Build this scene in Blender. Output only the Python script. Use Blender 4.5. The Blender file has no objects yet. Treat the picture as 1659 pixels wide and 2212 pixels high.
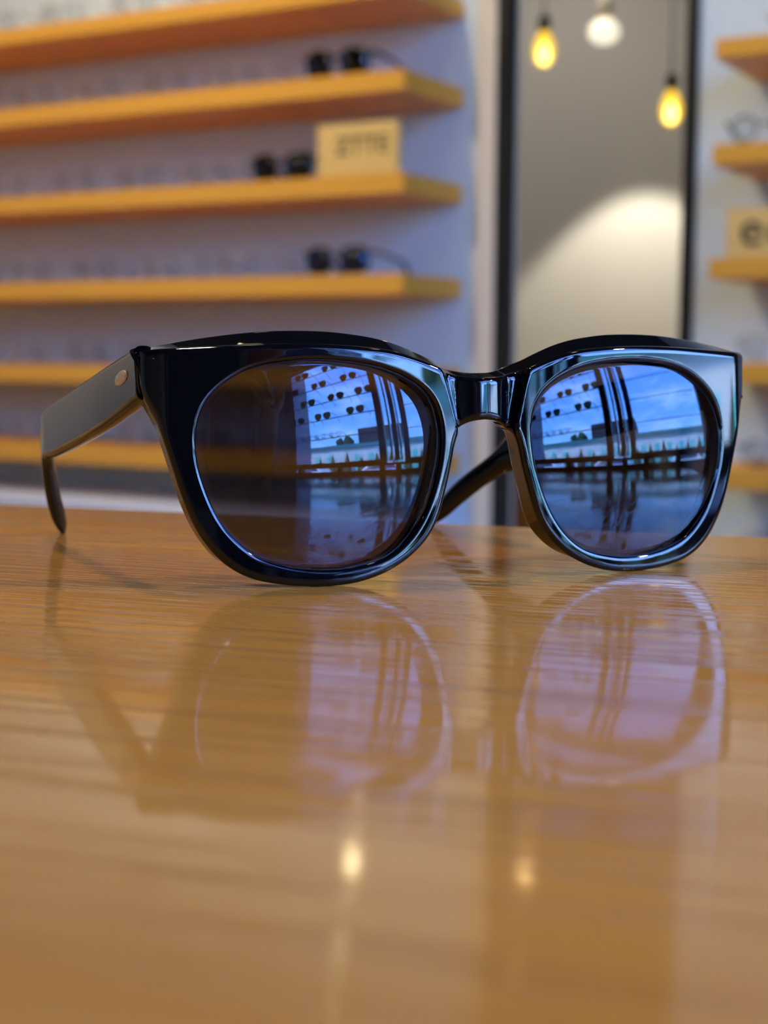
import bpy, bmesh, math, random
from mathutils import Vector, Matrix
random.seed(7)
S = bpy.context.scene
COL = S.collection
PI = math.pi

# ------------------------------------------------------------------ camera
F_PX, YH, ROLL = 3200.0, 758.2, 0.00603
CAM_H = 0.797
TABLE_Z = 0.7495
pitch = math.atan((1106 - YH) / F_PX)
cr, sr = math.cos(ROLL), math.sin(ROLL)
fw = Vector((0, math.cos(pitch), -math.sin(pitch)))
up0 = Vector((0, math.sin(pitch), math.cos(pitch)))
rt0 = Vector((1, 0, 0))
cx_ = rt0 * cr + up0 * sr
cy_ = up0 * cr - rt0 * sr
cam_d = bpy.data.cameras.new('camera')
cam = bpy.data.objects.new('camera', cam_d)
COL.objects.link(cam)
m = Matrix((cx_, cy_, -fw)).transposed().to_4x4()
m.translation = Vector((0, 0, CAM_H))
cam.matrix_world = m
cam_d.sensor_fit = 'VERTICAL'
cam_d.sensor_height = 36.0
cam_d.lens = F_PX / 2212 * 36
cam_d.clip_start = 0.002
cam_d.clip_end = 200
cam_d.dof.use_dof = True
cam_d.dof.focus_distance = 0.303
cam_d.dof.aperture_fstop = 16.5
S.camera = cam

# ------------------------------------------------------------------ colour management, world, lights
S.view_settings.view_transform = 'Standard'
S.view_settings.look = 'None'
S.view_settings.gamma = 1
S.view_settings.exposure = 0.92
S.view_settings.use_curve_mapping = False
S.cycles.use_denoising = True
S.cycles.max_bounces = 10
S.cycles.transparent_max_bounces = 16
S.cycles.sample_clamp_indirect = 6.0
S.cycles.caustics_reflective = False
S.cycles.caustics_refractive = False

world = bpy.data.worlds.new('world')
S.world = world
world.use_nodes = True
wn = world.node_tree.nodes; wl = world.node_tree.links
wn.clear()
w_out = wn.new('ShaderNodeOutputWorld'); w_bg = wn.new('ShaderNodeBackground')
w_tc = wn.new('ShaderNodeTexCoord'); w_sep = wn.new('ShaderNodeSeparateXYZ')
wl.new(w_tc.outputs['Generated'], w_sep.inputs[0])
w_ramp = wn.new('ShaderNodeValToRGB')
w_ramp.color_ramp.elements[0].position = 0.02; w_ramp.color_ramp.elements[0].color = (0.32, 0.58, 1.0, 1)
w_ramp.color_ramp.elements[1].position = 0.55; w_ramp.color_ramp.elements[1].color = (0.10, 0.26, 0.95, 1)
e_ = w_ramp.color_ramp.elements.new(0.2); e_.color = (0.15, 0.38, 1.0, 1)
wl.new(w_sep.outputs['Z'], w_ramp.inputs[0])
w_map = wn.new('ShaderNodeMapping'); w_map.inputs['Scale'].default_value = (2.2, 2.2, 7.5)
wl.new(w_tc.outputs['Generated'], w_map.inputs[0])
w_no = wn.new('ShaderNodeTexNoise'); w_no.inputs['Scale'].default_value = 1.7; w_no.inputs['Detail'].default_value = 7; w_no.inputs['Roughness'].default_value = 0.6
wl.new(w_map.outputs[0], w_no.inputs['Vector'])
w_cr = wn.new('ShaderNodeValToRGB')
w_cr.color_ramp.elements[0].position = 0.50; w_cr.color_ramp.elements[1].position = 0.74
w_cr.color_ramp.elements[0].color = (0, 0, 0, 1); w_cr.color_ramp.elements[1].color = (0.5, 0.5, 0.5, 1)
wl.new(w_no.outputs['Fac'], w_cr.inputs[0])
w_mix = wn.new('ShaderNodeMixRGB'); w_mix.inputs[2].default_value = (0.72, 0.86, 1.0, 1)
wl.new(w_cr.outputs[0], w_mix.inputs[0]); wl.new(w_ramp.outputs[0], w_mix.inputs[1])
wl.new(w_mix.outputs[0], w_bg.inputs[0])
w_bg.inputs[1].default_value = 14.0
wl.new(w_bg.outputs[0], w_out.inputs[0])

# room axes: a runs towards the shop window, b towards the shelf wall; both are level
RZ = -PI / 6
AX = Vector((math.cos(RZ), math.sin(RZ), 0)); BX = Vector((-math.sin(RZ), math.cos(RZ), 0))
def W(a, b, z=0.0):
    v = AX * a + BX * b
    return Vector((v.x, v.y, z))

WIN_A = 1.45
def light(name, kind, loc, energy, color, **kw):
    d = bpy.data.lights.new(name, kind)
    d.energy = energy; d.color = color
    o = bpy.data.objects.new(name, d); COL.objects.link(o)
    o.location = loc
    for k, v in kw.items():
        setattr(d, k, v)
    return o
def aim(o, tgt):
    o.rotation_euler = (Vector(tgt) - o.location).to_track_quat('-Z', 'Y').to_euler()
sun = light('sun', 'SUN', (0, 0, 30), 15.0, (1.0, 0.94, 0.86), angle=0.01)
aim(sun, sun.location + AX * 0.75 + BX * 0.35 + Vector((0, 0, -0.8)))
for nm, b0, b1, z0_, z1_ in (('daylight_portal', -1.36, 1.03, 0.785, 1.93), ('daylight_portal', -1.36, 1.03, 2.08, 2.66)):
    p = light(nm, 'AREA', W(WIN_A + 0.01, (b0 + b1) / 2, (z0_ + z1_) / 2), 1.0, (1, 1, 1), shape='RECTANGLE', size=b1 - b0, size_y=z1_ - z0_)
    p.rotation_euler = (Vector((-AX.x, -AX.y, 0))).to_track_quat('-Z', 'Y').to_euler()
    p.data.cycles.is_portal = True
WARM = (1.0, 0.82, 0.52)

# ------------------------------------------------------------------ materials
def mat(name):
    mt = bpy.data.materials.new(name); mt.use_nodes = True
    nt = mt.node_tree
    return mt, nt, nt.nodes['Principled BSDF'], nt.nodes, nt.links
def plain(name, col, rough=0.5, metal=0.0, spec=0.5, coat=0.0, var=0.06, scale=12.0, bump=0.0):
    mt, nt, b, N, L = mat(name)
    b.inputs['Roughness'].default_value = rough; b.inputs['Metallic'].default_value = metal
    b.inputs['Specular IOR Level'].default_value = spec; b.inputs['Coat Weight'].default_value = coat
    tc = N.new('ShaderNodeTexCoord'); no = N.new('ShaderNodeTexNoise')
    no.inputs['Scale'].default_value = scale; no.inputs['Detail'].default_value = 4
    L.new(tc.outputs['Object'], no.inputs['Vector'])
    mx = N.new('ShaderNodeMixRGB')
    mx.inputs[1].default_value = tuple(c * (1 - var) for c in col) + (1,)
    mx.inputs[2].default_value = tuple(min(1, c * (1 + var)) for c in col) + (1,)
    L.new(no.outputs['Fac'], mx.inputs[0]); L.new(mx.outputs[0], b.inputs['Base Color'])
    if bump:
        bp = N.new('ShaderNodeBump'); bp.inputs['Strength'].default_value = bump; bp.inputs['Distance'].default_value = 0.002
        L.new(no.outputs['Fac'], bp.inputs['Height']); L.new(bp.outputs[0], b.inputs['Normal'])
    return mt
def wood(name, c1, c2, rough=0.4, gscale=(1.2, 26, 26), coat=0.0, coat_rough=0.062, bump=0.26, pore=None, pscale=(14, 900, 900), bdist=0.0004, spec=0.5):
    mt, nt, b, N, L = mat(name)
    tc = N.new('ShaderNodeTexCoord')
    mp = N.new('ShaderNodeMapping'); mp.inputs['Scale'].default_value = gscale
    L.new(tc.outputs['Object'], mp.inputs[0])
    no = N.new('ShaderNodeTexNoise'); no.inputs['Scale'].default_value = 1.0; no.inputs['Detail'].default_value = 6; no.inputs['Roughness'].default_value = 0.62; no.inputs['Distortion'].default_value = 0.6
    L.new(mp.outputs[0], no.inputs['Vector'])
    rp = N.new('ShaderNodeValToRGB')
    rp.color_ramp.elements[0].position = 0.33; rp.color_ramp.elements[0].color = (*c2, 1)
    rp.color_ramp.elements[1].position = 0.68; rp.color_ramp.elements[1].color = (*c1, 1)
    L.new(no.outputs['Fac'], rp.inputs[0])
    col = rp.outputs[0]; hgt = no.outputs['Fac']
    if pore:
        mp2 = N.new('ShaderNodeMapping'); mp2.inputs['Scale'].default_value = pscale
        L.new(tc.outputs['Object'], mp2.inputs[0])
        n2 = N.new('ShaderNodeTexNoise'); n2.inputs['Scale'].default_value = 1.0; n2.inputs['Detail'].default_value = 3
        L.new(mp2.outputs[0], n2.inputs['Vector'])
        r2 = N.new('ShaderNodeValToRGB'); r2.color_ramp.elements[0].position = 0.30; r2.color_ramp.elements[1].position = 0.50
        L.new(n2.outputs['Fac'], r2.inputs[0])
        mx = N.new('ShaderNodeMixRGB'); mx.inputs[1].default_value = (*pore, 1)
        L.new(r2.outputs[0], mx.inputs[0]); L.new(col, mx.inputs[2])
        col = mx.outputs[0]; hgt = r2.outputs[0]
    L.new(col, b.inputs['Base Color'])
    b.inputs['Roughness'].default_value = rough; b.inputs['Specular IOR Level'].default_value = spec
    b.inputs['Coat Weight'].default_value = coat; b.inputs['Coat Roughness'].default_value = coat_rough
    if coat: b.inputs['Coat IOR'].default_value = 1.42
    if bump:
        bp = N.new('ShaderNodeBump'); bp.inputs['Strength'].default_value = bump; bp.inputs['Distance'].default_value = bdist
        L.new(hgt, bp.inputs['Height']); L.new(bp.outputs[0], b.inputs['Normal'])
        if coat: L.new(bp.outputs[0], b.inputs['Coat Normal'])
    return mt
def emit(name, col, strength, mixglass=0.0):
    mt, nt, b, N, L = mat(name)
    b.inputs['Base Color'].default_value = (*col, 1)
    b.inputs['Emission Color'].default_value = (*col, 1); b.inputs['Emission Strength'].default_value = strength
    b.inputs['Roughness'].default_value = 0.3
    return mt
def tinted_glass(name, tint, gloss, ior, grough=0.0):
    mt, nt, b, N, L = mat(name)
    N.remove(b)
    out = N['Material Output']
    tr = N.new('ShaderNodeBsdfTransparent'); tr.inputs[0].default_value = (*tint, 1)
    gl = N.new('ShaderNodeBsdfGlossy'); gl.inputs[0].default_value = (*gloss, 1); gl.inputs['Roughness'].default_value = grough
    f0 = ((ior - 1) / (ior + 1)) ** 2
    lw = N.new('ShaderNodeLayerWeight'); lw.inputs[0].default_value = 0.5
    pw = N.new('ShaderNodeMath'); pw.operation = 'POWER'; pw.inputs[1].default_value = 5.0
    ma = N.new('ShaderNodeMath'); ma.operation = 'MULTIPLY_ADD'; ma.inputs[1].default_value = 1 - f0; ma.inputs[2].default_value = f0
    L.new(lw.outputs['Facing'], pw.inputs[0]); L.new(pw.outputs[0], ma.inputs[0])
    mx = N.new('ShaderNodeMixShader')
    L.new(ma.outputs[0], mx.inputs[0]); L.new(tr.outputs[0], mx.inputs[1]); L.new(gl.outputs[0], mx.inputs[2])
    L.new(mx.outputs[0], out.inputs[0])
    return mt

M = {}
M['table'] = wood('varnished_oak', (0.405, 0.182, 0.033), (0.35, 0.150, 0.025), rough=0.34, gscale=(2.0, 42, 42), coat=1.0, coat_rough=0.062, bump=0.26,
                  pore=(0.29, 0.121, 0.021), pscale=(18, 560, 560), bdist=0.0002, spec=0.0)
M['shelf'] = wood('honey_shelf_wood', (0.88, 0.44, 0.055), (0.80, 0.37, 0.04), rough=0.45, gscale=(1.5, 40, 40), bump=0.05)
M['sign_wood'] = wood('pale_sign_wood', (0.86, 0.57, 0.18), (0.80, 0.51, 0.15), rough=0.5, gscale=(3, 50, 50), bump=0.05)
M['brown_wood'] = wood('brown_cabinet_wood', (0.40, 0.20, 0.06), (0.28, 0.13, 0.04), rough=0.4, gscale=(1.5, 30, 30), bump=0.05)
M['dark_wood'] = wood('dark_window_wood', (0.10, 0.05, 0.03), (0.06, 0.028, 0.018), rough=0.4, gscale=(2, 40, 40), bump=0.05)
M['paint'] = plain('white_wall_paint', (0.68, 0.80, 0.86), 0.75, var=0.02, bump=0.05, scale=60)
M['grey_paint'] = plain('grey_wall_paint', (0.56, 0.53, 0.50), 0.8, var=0.02)
M['back_paint'] = plain('taupe_wall_paint', (0.36, 0.29, 0.23), 0.8, var=0.03)
M['cream'] = plain('cream_paint', (0.80, 0.72, 0.58), 0.6, var=0.02)
M['ceiling'] = plain('dark_ceiling_paint', (0.07, 0.065, 0.06), 0.85, var=0.02)
M['floor'] = wood('floor_planks', (0.20, 0.13, 0.08), (0.14, 0.09, 0.05), rough=0.35, gscale=(1.0, 9, 9), bump=0.1)
M['pillar'] = plain('exterior_pillar_render', (0.46, 0.44, 0.50), 0.8, var=0.03)
M['cabinet'] = plain('white_cabinet_lacquer', (0.90, 0.91, 0.93), 0.2, var=0.02)
M['black_metal'] = plain('black_metal', (0.012, 0.014, 0.014), 0.4, var=0.1)
M['steel'] = plain('brushed_steel', (0.62, 0.64, 0.68), 0.25, metal=1.0, var=0.05)
M['bronze_metal'] = plain('dark_bronze_metal', (0.05, 0.04, 0.038), 0.4, var=0.1)
M['acetate'] = plain('black_acetate', (0.0012, 0.0014, 0.002), 0.025, spec=0.6, coat=0.0, var=0.15, scale=40)
M['rivet'] = plain('copper_rivet_metal', (0.86, 0.69, 0.58), 0.4, metal=1.0, var=0.3, scale=2500, bump=0.6)
M['lens'] = tinted_glass('mirrored_grey_lens', (0.34, 0.32, 0.35), (0.60, 0.80, 1.0), 1.54)
M['lens_back'] = tinted_glass('anti_reflective_lens_back', (0.34, 0.32, 0.35), (0.4, 0.5, 1.0), 1.15)
M['glass'] = tinted_glass('window_glass', (0.97, 0.985, 0.98), (1, 1, 1), 1.25)
M['dark_lens'] = tinted_glass('dark_display_lens', (0.045, 0.045, 0.05), (0.8, 0.85, 1), 1.4)
M['green_lens'] = tinted_glass('green_display_lens', (0.10, 0.15, 0.12), (0.8, 0.85, 1), 1.4)
M['navy_lens'] = tinted_glass('navy_display_lens', (0.03, 0.05, 0.16), (0.5, 0.6, 1), 1.6)
M['clear_lens'] = tinted_glass('clear_display_lens', (0.9, 0.92, 0.93), (1, 1, 1), 1.3)
M['thin_black'] = plain('black_plastic', (0.008, 0.008, 0.009), 0.2, var=0.1)
M['thin_grey'] = plain('grey_metal_wire', (0.42, 0.40, 0.42), 0.3, metal=0.6, var=0.1)
M['clear_plastic'] = plain('smoky_clear_plastic', (0.36, 0.34, 0.36), 0.15, var=0.1)
M['ink'] = plain('sign_lettering_ink', (0.09, 0.055, 0.03), 0.6, var=0.05)
def glow_shell(name, col, strength, fac):
    mt, nt, b, N, L = mat(name); N.remove(b)
    tr = N.new('ShaderNodeBsdfTransparent'); tr.inputs[0].default_value = (1.0, 0.82, 0.35, 1)
    em = N.new('ShaderNodeEmission'); em.inputs[0].default_value = (*col, 1); em.inputs[1].default_value = strength
    mx = N.new('ShaderNodeMixShader'); mx.inputs[0].default_value = fac
    L.new(tr.outputs[0], mx.inputs[1]); L.new(em.outputs[0], mx.inputs[2]); L.new(mx.outputs[0], N['Material Output'].inputs[0])
    return mt
M['bulb'] = glow_shell('amber_filament_glass', (1.0, 0.64, 0.04), 0.85, 0.72)
M['bulb_bright'] = emit('bright_bulb_glass', (1.0, 0.80, 0.45), 5.5)
M['bulb_dim'] = emit('dim_bulb_glass', (1.0, 0.62, 0.25), 3.0)
M['filament'] = emit('glowing_filament', (1.0, 0.80, 0.42), 9.0)
M['globe'] = emit('milky_lamp_glass', (1.0, 0.93, 0.72), 0.55)
M['downlight'] = emit('downlight_disc', WARM, 14.0)
M['cord'] = plain('dark_cord', (0.02, 0.02, 0.02), 0.6)
M['brass'] = plain('dark_socket_metal', (0.05, 0.04, 0.03), 0.35, metal=0.5)
M['skin'] = plain('skin', (0.42, 0.22, 0.15), 0.5, var=0.08, scale=60)
M['sleeve'] = plain('dark_sleeve_cloth', (0.03, 0.032, 0.045), 0.9, var=0.2, scale=200)
M['phone'] = plain('dark_phone_glass', (0.02, 0.02, 0.024), 0.25, var=0.05)
M['phone_edge'] = plain('phone_metal_edge', (0.5, 0.5, 0.55), 0.25, metal=1.0)
M['asphalt'] = plain('asphalt', (0.16, 0.16, 0.17), 0.9, var=0.2, scale=4)
M['facade'] = plain('pale_stucco', (0.74, 0.80, 0.77), 0.85, var=0.04, scale=1.5)
M['teal'] = plain('teal_fascia', (0.04, 0.20, 0.22), 0.5, var=0.1)
M['teal_glass'] = plain('teal_shop_glass', (0.13, 0.70, 0.62), 0.3, var=0.15)
M['roofing'] = plain('dark_roofing', (0.03, 0.03, 0.04), 0.8, var=0.1)
M['leaf'] = plain('dark_green_foliage', (0.035, 0.075, 0.03), 0.8, var=0.5, scale=9)
M['bark'] = plain('bark', (0.12, 0.08, 0.05), 0.9, var=0.3, scale=20)
M['car_blue'] = plain('pale_blue_car_paint', (0.42, 0.46, 0.75), 0.2, coat=1.0, var=0.02)
M['car_white'] = plain('white_car_paint', (0.80, 0.82, 0.85), 0.2, coat=1.0, var=0.02)
M['car_glass'] = plain('car_window_glass', (0.03, 0.04, 0.06), 0.08, var=0.02)
M['rubber'] = plain('tyre_rubber', (0.02, 0.02, 0.02), 0.8)

# ------------------------------------------------------------------ helpers
def link_mesh(name, bm, material, parent=None, smooth=False, loc=None, rz=None, recalc=True):
    if recalc: bmesh.ops.recalc_face_normals(bm, faces=bm.faces)
    me = bpy.data.meshes.new(name); bm.to_mesh(me); bm.free()
    if smooth:
        for p in me.polygons: p.use_smooth = True
    me.materials.append(material)
    o = bpy.data.objects.new(name, me); COL.objects.link(o)
    if parent: o.parent = parent
    if loc is not None: o.location = loc
    if rz is not None: o.rotation_euler = (0, 0, rz)
    return o
def tag(o, label, cat, group=None):
    o['label'] = label; o['category'] = cat
    if group: o['group'] = group
    return o
def empty(name, loc, rz=0.0, label=None, cat=None, group=None):
    o = bpy.data.objects.new(name, None); COL.objects.link(o)
    o.empty_display_size = 0.05
    o.location = loc; o.rotation_euler = (0, 0, rz)
    if label: tag(o, label, cat, group)
    return o
def struct(o):
    o['kind'] = 'structure'; return o
def box(bm, x0, x1, y0, y1, z0, z1, bev=0.0):
    vs = [bm.verts.new((x, y, z)) for x in (x0, x1) for y in (y0, y1) for z in (z0, z1)]
    fs = [(0, 1, 3, 2), (4, 6, 7, 5), (0, 4, 5, 1), (2, 3, 7, 6), (0, 2, 6, 4), (1, 5, 7, 3)]
    nf = [bm.faces.new([vs[i] for i in f]) for f in fs]
    if bev:
        ed = {e for f in nf for e in f.edges}
        bmesh.ops.bevel(bm, geom=list(ed), offset=bev, segments=2, affect='EDGES')
def room_box(name, a0, a1, b0, b1, z0, z1, mt, bev=0.0):
    bm = bmesh.new(); box(bm, a0, a1, b0, b1, z0, z1, bev)
    return link_mesh(name, bm, mt, rz=RZ, loc=(0, 0, 0))
def thing_box(name, label, cat, a0, a1, b0, b1, z0, z1, mt, bev=0.0, group=None):
    ca, cb = (a0 + a1) / 2, (b0 + b1) / 2
    bm = bmesh.new(); box(bm, a0 - ca, a1 - ca, b0 - cb, b1 - cb, 0, z1 - z0, bev)
    return tag(link_mesh(name, bm, mt, rz=RZ, loc=W(ca, cb, z0)), label, cat, group)
def tube(bm, pts, rad, n=8, closed=False, cap=True):
    pts = [Vector(p) for p in pts]
    rads = rad if isinstance(rad, (list, tuple)) else [rad] * len(pts)
    rings = []
    prev = None
    for i, p in enumerate(pts):
        if closed: t = pts[(i + 1) % len(pts)] - pts[i - 1]
        else: t = pts[min(i + 1, len(pts) - 1)] - pts[max(i - 1, 0)]
        t.normalize()
        if prev is None:
            u = t.cross(Vector((0, 0, 1)))
            if u.length < 0.1: u = t.cross(Vector((0, 1, 0)))
        else:
            u = prev - t * prev.dot(t)
        u.normalize(); v = t.cross(u); prev = u
        rings.append([bm.verts.new(p + (u * math.cos(2 * PI * k / n) + v * math.sin(2 * PI * k / n)) * rads[i]) for k in range(n)])
    m_ = len(rings)
    for i in range(m_ if closed else m_ - 1):
        A, B = rings[i], rings[(i + 1) % m_]
        for k in range(n):
            bm.faces.new((A[k], A[(k + 1) % n], B[(k + 1) % n], B[k]))
    if cap and not closed:
        bm.faces.new(rings[0][::-1]); bm.faces.new(rings[-1])
def lathe(bm, prof, n=24, c=(0, 0, 0)):
    rings = []
    for r, z in prof:
        if r < 1e-6: rings.append([bm.verts.new((c[0], c[1], c[2] + z))])
        else: rings.append([bm.verts.new((c[0] + r * math.cos(2 * PI * k / n), c[1] + r * math.sin(2 * PI * k / n), c[2] + z)) for k in range(n)])
    for A, B in zip(rings, rings[1:]):
        for k in range(n):
            k2 = (k + 1) % n
            f = []
            f.append(A[k % len(A)]);
            if len(A) > 1: f.append(A[k2])
            f.append(B[k2 % len(B)])
            if len(B) > 1: f.append(B[k])
            if len(f) > 2: bm.faces.new(f)
def catmull(pts, n, closed=False):
    P = [Vector(p) for p in pts]; out = []
    m_ = len(P); segs = m_ if closed else m_ - 1
    for i in range(segs):
        p0 = P[i - 1] if (closed or i > 0) else P[0] * 2 - P[1]
        p1 = P[i]; p2 = P[(i + 1) % m_]
        p3 = P[(i + 2) % m_] if (closed or i + 2 < m_) else P[-1] * 2 - P[-2]
        for k in range(n):
            t = k / n
            out.append(0.5 * ((2 * p1) + (p2 - p0) * t + (2 * p0 - 5 * p1 + 4 * p2 - p3) * t * t + (3 * p1 - p0 - 3 * p2 + p3) * t ** 3))
    if not closed: out.append(P[-1].copy())
    return out
def resample(pts, n, closed=False):
    q = pts + [pts[0]] if closed else pts
    s = [0.0]
    for A, B in zip(q, q[1:]): s.append(s[-1] + (B - A).length)
    out = []; j = 0
    cnt = n if closed else n - 1
    for i in range(n):
        u = s[-1] * i / cnt
        while j < len(s) - 2 and s[j + 1] < u: j += 1
        f = (u - s[j]) / max(s[j + 1] - s[j], 1e-12)
        out.append(q[j].lerp(q[j + 1], min(max(f, 0), 1)))
    return out
def smooth_poly(pts, it, closed=False):
    P = [p.copy() for p in pts]; n = len(P)
    for _ in range(it):
        Q = [p.copy() for p in P]
        for i in range(n):
            if not closed and i in (0, n - 1): continue
            Q[i] = P[i] * 0.5 + (P[i - 1] + P[(i + 1) % n]) * 0.25
        P = Q
    return P
def smst(x, a, b):
    t = min(max((x - a) / (b - a), 0), 1); return t * t * (3 - 2 * t)
def copy_thing(root, loc, rz, label, group=None):
    r = root.copy(); COL.objects.link(r); r.location = loc; r.rotation_euler = (0, 0, rz)
    r['label'] = label
    if group: r['group'] = group
    for ch in list(root.children):
        c = ch.copy(); COL.objects.link(c); c.parent = r
        for g in list(ch.children):
            d = g.copy(); COL.objects.link(d); d.parent = c
    return r

# ------------------------------------------------------------------ room shell
BF, BW = 2.51, 2.76                 # shelf fronts and shelf wall
AL, AO0, AO1, AR = -1.411, -1.333, -0.917, -0.807
CZ = 2.75
struct(room_box('floor', -4.2, 1.45, -3.6, 4.45, -0.1, 0.0, M['floor']))
struct(room_box('ceiling', -4.2, 1.6, -3.6, 4.45, CZ, CZ + 0.1, M['ceiling']))
struct(room_box('wall_back', -4.2, 1.6, -3.7, -3.6, 0, CZ, M['back_paint']))
struct(room_box('wall_left', -4.3, -4.2, -3.7, 4.45, 0, CZ, M['cream']))
struct(room_box('wall_shelf_left', -4.2, -1.372, BW, BW + 0.1, 0, CZ, M['paint']))
struct(room_box('wall_shelf_right', AO1, 1.45, BW, BW + 0.1, 0, CZ, M['paint']))
struct(room_box('wall_shelf_header', -1.372, AO1, BW, BW + 0.1, 2.35, CZ, M['paint']))
struct(room_box('wall_far', -4.2, 1.45, 4.32, 4.42, 0, CZ, M['grey_paint']))
# shop window wall on the right, at a = 1.45
struct(room_box('wall_window_left', WIN_A, 1.55, -3.6, -1.36, 0, CZ, M['paint']))
struct(room_box('wall_window_right', WIN_A, 1.6, 1.03, 4.42, 0, CZ, M['back_paint']))
struct(room_box('wall_window_header', WIN_A, 1.55, -1.36, 1.03, 1.93, 2.08, M['brown_wood']))
struct(room_box('wall_window_top', WIN_A, 1.55, -1.36, 1.03, 2.66, CZ, M['brown_wood']))
struct(room_box('pillar', 1.64, 1.95, -1.95, -1.125, -0.12, 3.2, M['pillar']))
struct(room_box('added_shade_canopy', 1.64, 2.5, -2.6, -0.6, 3.2, 3.3, M['pillar']))  # unseen overhang, added to keep part of the sky light off the pillar
struct(room_box('wall_window_sill', WIN_A, 1.55, -1.36, 1.03, 0, 0.785, M['dark_wood']))
# cream reveal and black metal posts of the opening
struct(room_box('trim_1', -1.372, AO0, BW - 0.012, BW + 0.1, 0, 2.35, M['cream']))
struct(room_box('trim_2', AO0, AO0 + 0.027, BW - 0.012, BW + 0.03, 0, 2.35, M['black_metal'], 0.002))
struct(room_box('trim_3', AO1 - 0.024, AO1, BW - 0.012, BW + 0.03, 0, 2.35, M['black_metal'], 0.002))
# windows
def window(name, b0, b1, z0=0.84, z1=1.93, sl=0.03, sr=0.03):
    root = struct(empty(name, W(WIN_A + 0.05, (b0 + b1) / 2, z0), RZ))
    h = (b1 - b0) / 2
    bm = bmesh.new(); fr = 0.03
    box(bm, -0.03, 0.03, -h, h, 0, fr); box(bm, -0.03, 0.03, -h, h, z1 - z0 - fr, z1 - z0)
    box(bm, -0.03, 0.03, -h, -h + sl, fr, z1 - z0 - fr); box(bm, -0.03, 0.03, h - sr, h, fr, z1 - z0 - fr)
    link_mesh('window_frame', bm, M['bronze_metal'], root)
    bm = bmesh.new(); box(bm, -0.003, 0.003, -h + sl, h - sr, fr, z1 - z0 - fr)
    link_mesh('window_pane', bm, M['glass'], root)
    return root
window('window_1', -1.36, -0.03, sr=0.065)
window('added_transom', -1.36, 1.03, 2.08, 2.66)  # transom added out of view to let more daylight into the room
window('window_2', 0.145, 1.03, sl=0.055)
# low rail with gaps of daylight under both windows
bm = bmesh.new()
box(bm, 1.47, 1.53, -1.36, 1.03, 0.82, 0.84)
for b0 in (-1.36, -0.98, -0.52, -0.1, 0.055, 0.27, 0.62, 1.0): box(bm, 1.47, 1.53, b0, b0 + 0.05, 0.785, 0.82)
struct(link_mesh('window_sill', bm, M['dark_wood'], rz=RZ))
# glazed door group between the windows
dr = struct(empty('door_1', W(WIN_A + 0.05, 0.06, 0.825), RZ))
for y0, y1, mk, nm in ((-0.01, 0.032, 'bronze_metal', 'door_stile'), (-0.045, -0.03, 'steel', 'door_handle'), (0.046, 0.058, 'steel', 'door_handle')):
    bm = bmesh.new(); box(bm, -0.03, 0.03, y0, y1, 0.03, 1.08, 0.002); link_mesh(nm, bm, M[mk], dr)
bm = bmesh.new(); box(bm, -0.003, 0.003, -0.095, 0.09, 0.025, 1.085); link_mesh('door_pane', bm, M['glass'], dr)

# ------------------------------------------------------------------ outside
bm = bmesh.new(); box(bm, 1.6, 70, -50, 60, -0.3, -0.12)
struct(link_mesh('ground', bm, M['asphalt'], rz=RZ))
FA = 17.0
sb = empty('shop_building', W(FA, 0, -0.12), RZ, 'long pale shop building with teal fascia seen across the street', 'building')
bm = bmesh.new(); box(bm, 0, 5, -24, 30, 0, 3.1); link_mesh('wall', bm, M['facade'], sb)
bm = bmesh.new(); box(bm, -0.25, 5.2, -24.2, 30.2, 3.1, 3.42); link_mesh('roof', bm, M['teal'], sb)
k = 0
for y in range(-20, 28):
    if y % 2 == 0 and y not in (-10, 12, 14):
        bm = bmesh.new(); box(bm, -0.05, 0.02, y * 0.72 - 0.24, y * 0.72 + 0.24, 0.85, 2.5)
        link_mesh('window', bm, M['teal_glass'], sb)
t = thing_box('dark_building', 'dark flat-roofed building rising behind the pale shop building', 'building', 26, 34, -8.5, -1.2, -0.12, 6.6, M['roofing'])
def cypress(b, a, h, label):
    root = empty('cypress_tree', W(a, b, -0.12), RZ, label, 'tree', 'clipped trees along the shop front')
    bm = bmesh.new(); lathe(bm, [(0.05, 0), (0.045, 0.35)], 8); link_mesh('trunk', bm, M['bark'], root)
    bm = bmesh.new()
    lathe(bm, [(0.0, 0.25), (0.30, 0.35), (0.42, 0.7), (0.36, 1.2), (0.25, 1.8 * h / 2.6), (0.09, 2.3 * h / 2.6), (0.0, h)], 14)
    for v in bm.verts: v.co.x *= random.uniform(0.8, 1.2); v.co.y *= random.uniform(0.8, 1.2)
    link_mesh('crown', bm, M['leaf'], root, True)
orders = ['first', 'second', 'third', 'fourth', 'fifth', 'sixth', 'seventh', 'eighth', 'ninth', 'tenth', 'eleventh', 'twelfth', 'thirteenth', 'fourteenth']
bs = [-12.3, -10.9, -9.4, -8.0, -6.5, -5.1, -3.6, -2.2, -0.7, 0.7, 2.1, 3.6, 5.0, 6.5]
for i, b in enumerate(bs):
    cypress(b, FA - 0.7, 2.5 + 0.25 * math.sin(i * 2.1), 'narrow dark green tree, %s from the left along the pale shop front' % orders[i])
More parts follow.
